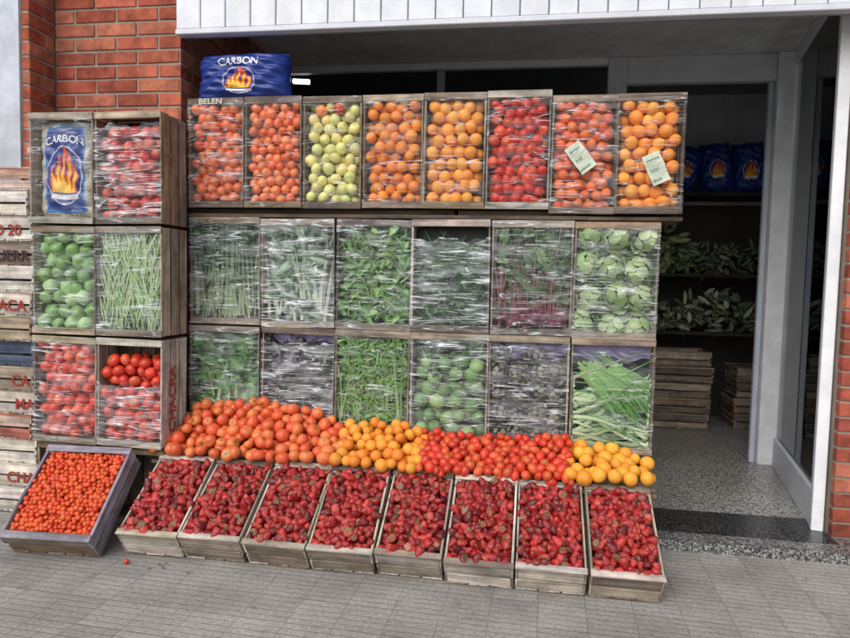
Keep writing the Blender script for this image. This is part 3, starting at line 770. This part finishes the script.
bx("recess_ceiling",(-2.03,3.642,3.10),(4.0,5.26,3.2),c(222,222,222))
bx("recess_left_wall",(-2.3,3.902,0),(-2.045,5.3,3.2),c(160,152,145))
bx("terrazzo_floor",(-2.03,3.99,-.05),(1.9,8.9,.055),(.3,.3,.3),M_terr)
bx("terrazzo_floor_side",(1.902,3.99,-.05),(4.0,8.9,.055),(.3,.3,.3),M_terr)
bx("granite_threshold",(-2.03,3.63,-.05),(1.664,3.988,.057),(.02,.02,.02),M_gran)
bx("terrazzo_step",(-2.03,3.50,-.05),(1.664,3.628,.054),(.3,.3,.3),M_terrd)
bx("step_right",(1.665,3.50,-.05),(3.2,3.718,.054),(.3,.3,.3),M_terrd)
WH=c(228,230,234); GF=c(160,163,168)
mb=MB()
mb.box((-2.04,5.18,3.045),(.56,5.25,3.098),WH); mb.box((.56,5.17,.055),(.70,5.26,3.098),c(205,208,212)); mb.box((-2.04,5.18,.055),(.56,5.25,.7),GF)
for x in (-2.04,-.75): mb.box((x,5.175,.702),(x+.06,5.255,3.043),GF)
mb.box((.702,5.18,2.90),(1.755,5.25,3.098),c(210,212,215))
mb.box((1.757,5.15,.055),(1.91,5.27,3.098),WH)
mb.box((1.715,5.20,.055),(1.752,5.24,2.898),c(190,198,210))
mb.obj("shopfront_frame",M_paint,bevel=.004,parent=B)
g=MB(); g.box((-1.98,5.21,.71),(-.755,5.216,3.04),(1,1,1)); g.box((-.685,5.21,.71),(.555,5.216,3.04),(1,1,1)); g.obj("window_glass",M_glass,parent=B)
A=Vector((1.625,3.80,0)); Bq=Vector((1.88,5.13,0)); dv=(Bq-A); Ls=dv.length; ang=math.atan2(dv.y,dv.x)
MA=Matrix.Translation(A)@Matrix.Rotation(ang,4,'Z')
mb=MB()
mb.box((0,-.03,.055),(.055,.03,3.098),WH); mb.box((.056,-.025,.057),(Ls-.002,.025,.27),c(210,215,225)); mb.box((.056,-.02,3.0),(Ls-.002,.02,3.097),WH)
mb.obj("side_window_frame",M_paint,MA,bevel=.004,parent=B)
g=MB(); g.box((.057,-.003,.272),(Ls-.003,.003,2.998),(1,1,1)); g.obj("side_window_glass",M_glass,MA,parent=B)
bx("interior_back_wall",(-2.3,8.9,0),(4.0,9.0,3.4),c(130,128,125))
bx("interior_left_wall",(-2.4,5.302,0),(-2.3,8.9,3.4),c(100,98,95))
bx("interior_right_wall",(4.0,3.7,0),(4.1,9.0,3.4),c(100,98,95))
bx("interior_ceiling",(-2.3,5.302,3.3),(4.0,8.9,3.4),c(130,130,130))
bx("roof_slab",(-4,3.65,3.45),(4.2,9.1,3.9),c(120,120,120))
bx("over_frame",(-2.3,5.262,3.1),(4.0,5.30,3.45),c(130,130,130))
bx("partition_wall",(.6,7.0,2.2),(4.0,7.08,3.3),c(180,182,185))
bx("partition_wall_lower",(.6,6.998,.056),(4.0,7.08,2.199),c(62,58,54))  # lower part darker: dimness of the shop interior painted into the wall colour
def tube(p0,p1,r=.02):
    e=empty("fluorescent_lamp"); d=Vector(p1)-Vector(p0); L=d.length
    v,f=lathe([(0,0),(r,0.0001),(r,L-.0001),(0,L)],10)
    mb=MB(); mb.add(v,f,(1,1,1)); M=Matrix.Translation(p0)@d.to_track_quat('Z','Y').to_matrix().to_4x4(); mb.obj("tube",M_tube,M,parent=e)
tube((1.875,5.0,2.73),(1.99,4.70,2.66),.014); tube((-2.0,5.36,3.035),(-1.86,5.36,3.025),.02)
R_=empty("shelf_rack"); mb=MB()
for zz in (2.26,1.50,.95): mb.box((.7,6.45,zz-.03),(3.6,6.95,zz),c(60,52,44))
for x in (.7,2.3,3.56): mb.box((x,6.46,.056),(x+.04,6.5,2.7),c(52,46,40))
mb.obj("shelves",M_wood,parent=R_)
for k in range(6):
    sack("charcoal_sack",(1.45+k*.29,6.62,2.26+.24),.29,.46+U_(-.03,.03),.2,Rface(U_(-4,4),U_(-8,8)),False,text="",emb=(0,-.1,.5,.4),res=50)
def clump(name,x0,x1,z0,z1,y,n,col,alt,size):
    mb=MB()
    for k in range(n):
        x=U_(x0,x1); u=(x-x0)/(x1-x0); zt=z0+(z1-z0)*(.45+.55*abs(math.sin(u*9+1)))
        leaf(mb,(x,y+U_(-.1,.15),U_(z0,zt)),(U_(-1,1),U_(-.8,.2),U_(-.5,1)),(U_(-.5,.5),-1,U_(-.3,.6)),size*U_(.5,1.2),size*.4,vary(alt if rnd()<.35 else col,.4),curl=.4)
    mb.obj(name,M_leaf,smooth=True)
clump("leafy_greens",.8,1.55,1.50,1.95,6.66,260,c(62,82,50),c(120,134,92),.13)
clump("leafy_greens",1.6,2.3,1.50,1.80,6.7,200,c(46,62,42),c(96,96,80),.10)
clump("leafy_greens",.8,3.2,.95,1.32,6.66,420,c(66,78,54),c(150,152,134),.11)
clump("leafy_greens",2.3,3.5,1.50,1.8,6.7,160,c(46,62,42),c(60,84,60),.12)
for k in range(5):
    e=empty("stacked_crate"); crate_mesh(.55,.4,.13,WOOD).obj("wood_crate",M_wood,Matrix.Translation((1.15+U_(-.02,.02),6.25,.06+k*.145)),parent=e)
for k in range(4):
    e=empty("stacked_crate"); crate_mesh(.5,.4,.13,WOOD).obj("wood_crate",M_wood,Matrix.Translation((1.95+U_(-.02,.02),6.4,.06+k*.145)),parent=e)

me=bpy.data.meshes.new("pavement"); s=300
me.from_pydata([(-s,-s,0),(s,-s,0),(s,s,0),(-s,s,0)],[],[(0,1,2,3)]); me.materials.append(M_pave)
o=bpy.data.objects.new("pavement",me); SC.objects.link(o)

# =================================================================== LIGHT
w=bpy.data.worlds.new("World"); bpy.context.scene.world=w; w.use_nodes=True; nt=w.node_tree
sky=N(nt,'ShaderNodeTexSky'); sky.sky_type='NISHITA'; sky.sun_disc=False; sky.sun_elevation=math.radians(48); sky.sun_rotation=math.radians(200)
sky.dust_density=3
hs=N(nt,'ShaderNodeHueSaturation'); hs.inputs['Saturation'].default_value=.4
nt.links.new(sky.outputs[0],hs.inputs['Color']); nt.links.new(hs.outputs[0],nt.nodes['Background'].inputs[0]); nt.nodes['Background'].inputs[1].default_value=.15
sd=bpy.data.lights.new("sun",'SUN'); sd.energy=1.5; sd.angle=math.radians(60); sd.color=(1,.97,.93)
so=bpy.data.objects.new("sun",sd); SC.objects.link(so)
el=math.radians(42); az=math.radians(200)
d=Vector((math.sin(az)*math.cos(el),math.cos(az)*math.cos(el),math.sin(el)))
so.rotation_euler=d.to_track_quat('Z','Y').to_euler()
sky.sun_elevation=el

# =================================================================== CAMERA
th=math.radians(8.8); p=math.radians(3.6); r=math.radians(1.3)
F0=Vector((-math.sin(th),math.cos(th),0)); R=Vector((math.cos(th),math.sin(th),0)); Zv=Vector((0,0,1))
F=F0*math.cos(p)-Zv*math.sin(p); Uv=F0*math.sin(p)+Zv*math.cos(p)
cr=R*math.cos(r)+Uv*math.sin(r); cu_=Uv*math.cos(r)-R*math.sin(r)
cd=bpy.data.cameras.new("camera"); cd.sensor_width=36; cd.lens=650/850*36; cd.clip_end=1000
co=bpy.data.objects.new("camera",cd); SC.objects.link(co)
M3=Matrix((cr,cu_,-F)).transposed(); co.matrix_world=Matrix.Translation((0,0,1.4))@M3.to_4x4()
bpy.context.scene.camera=co
bpy.context.scene.view_settings.view_transform='Standard'; bpy.context.scene.view_settings.look='None'; bpy.context.scene.view_settings.exposure=0
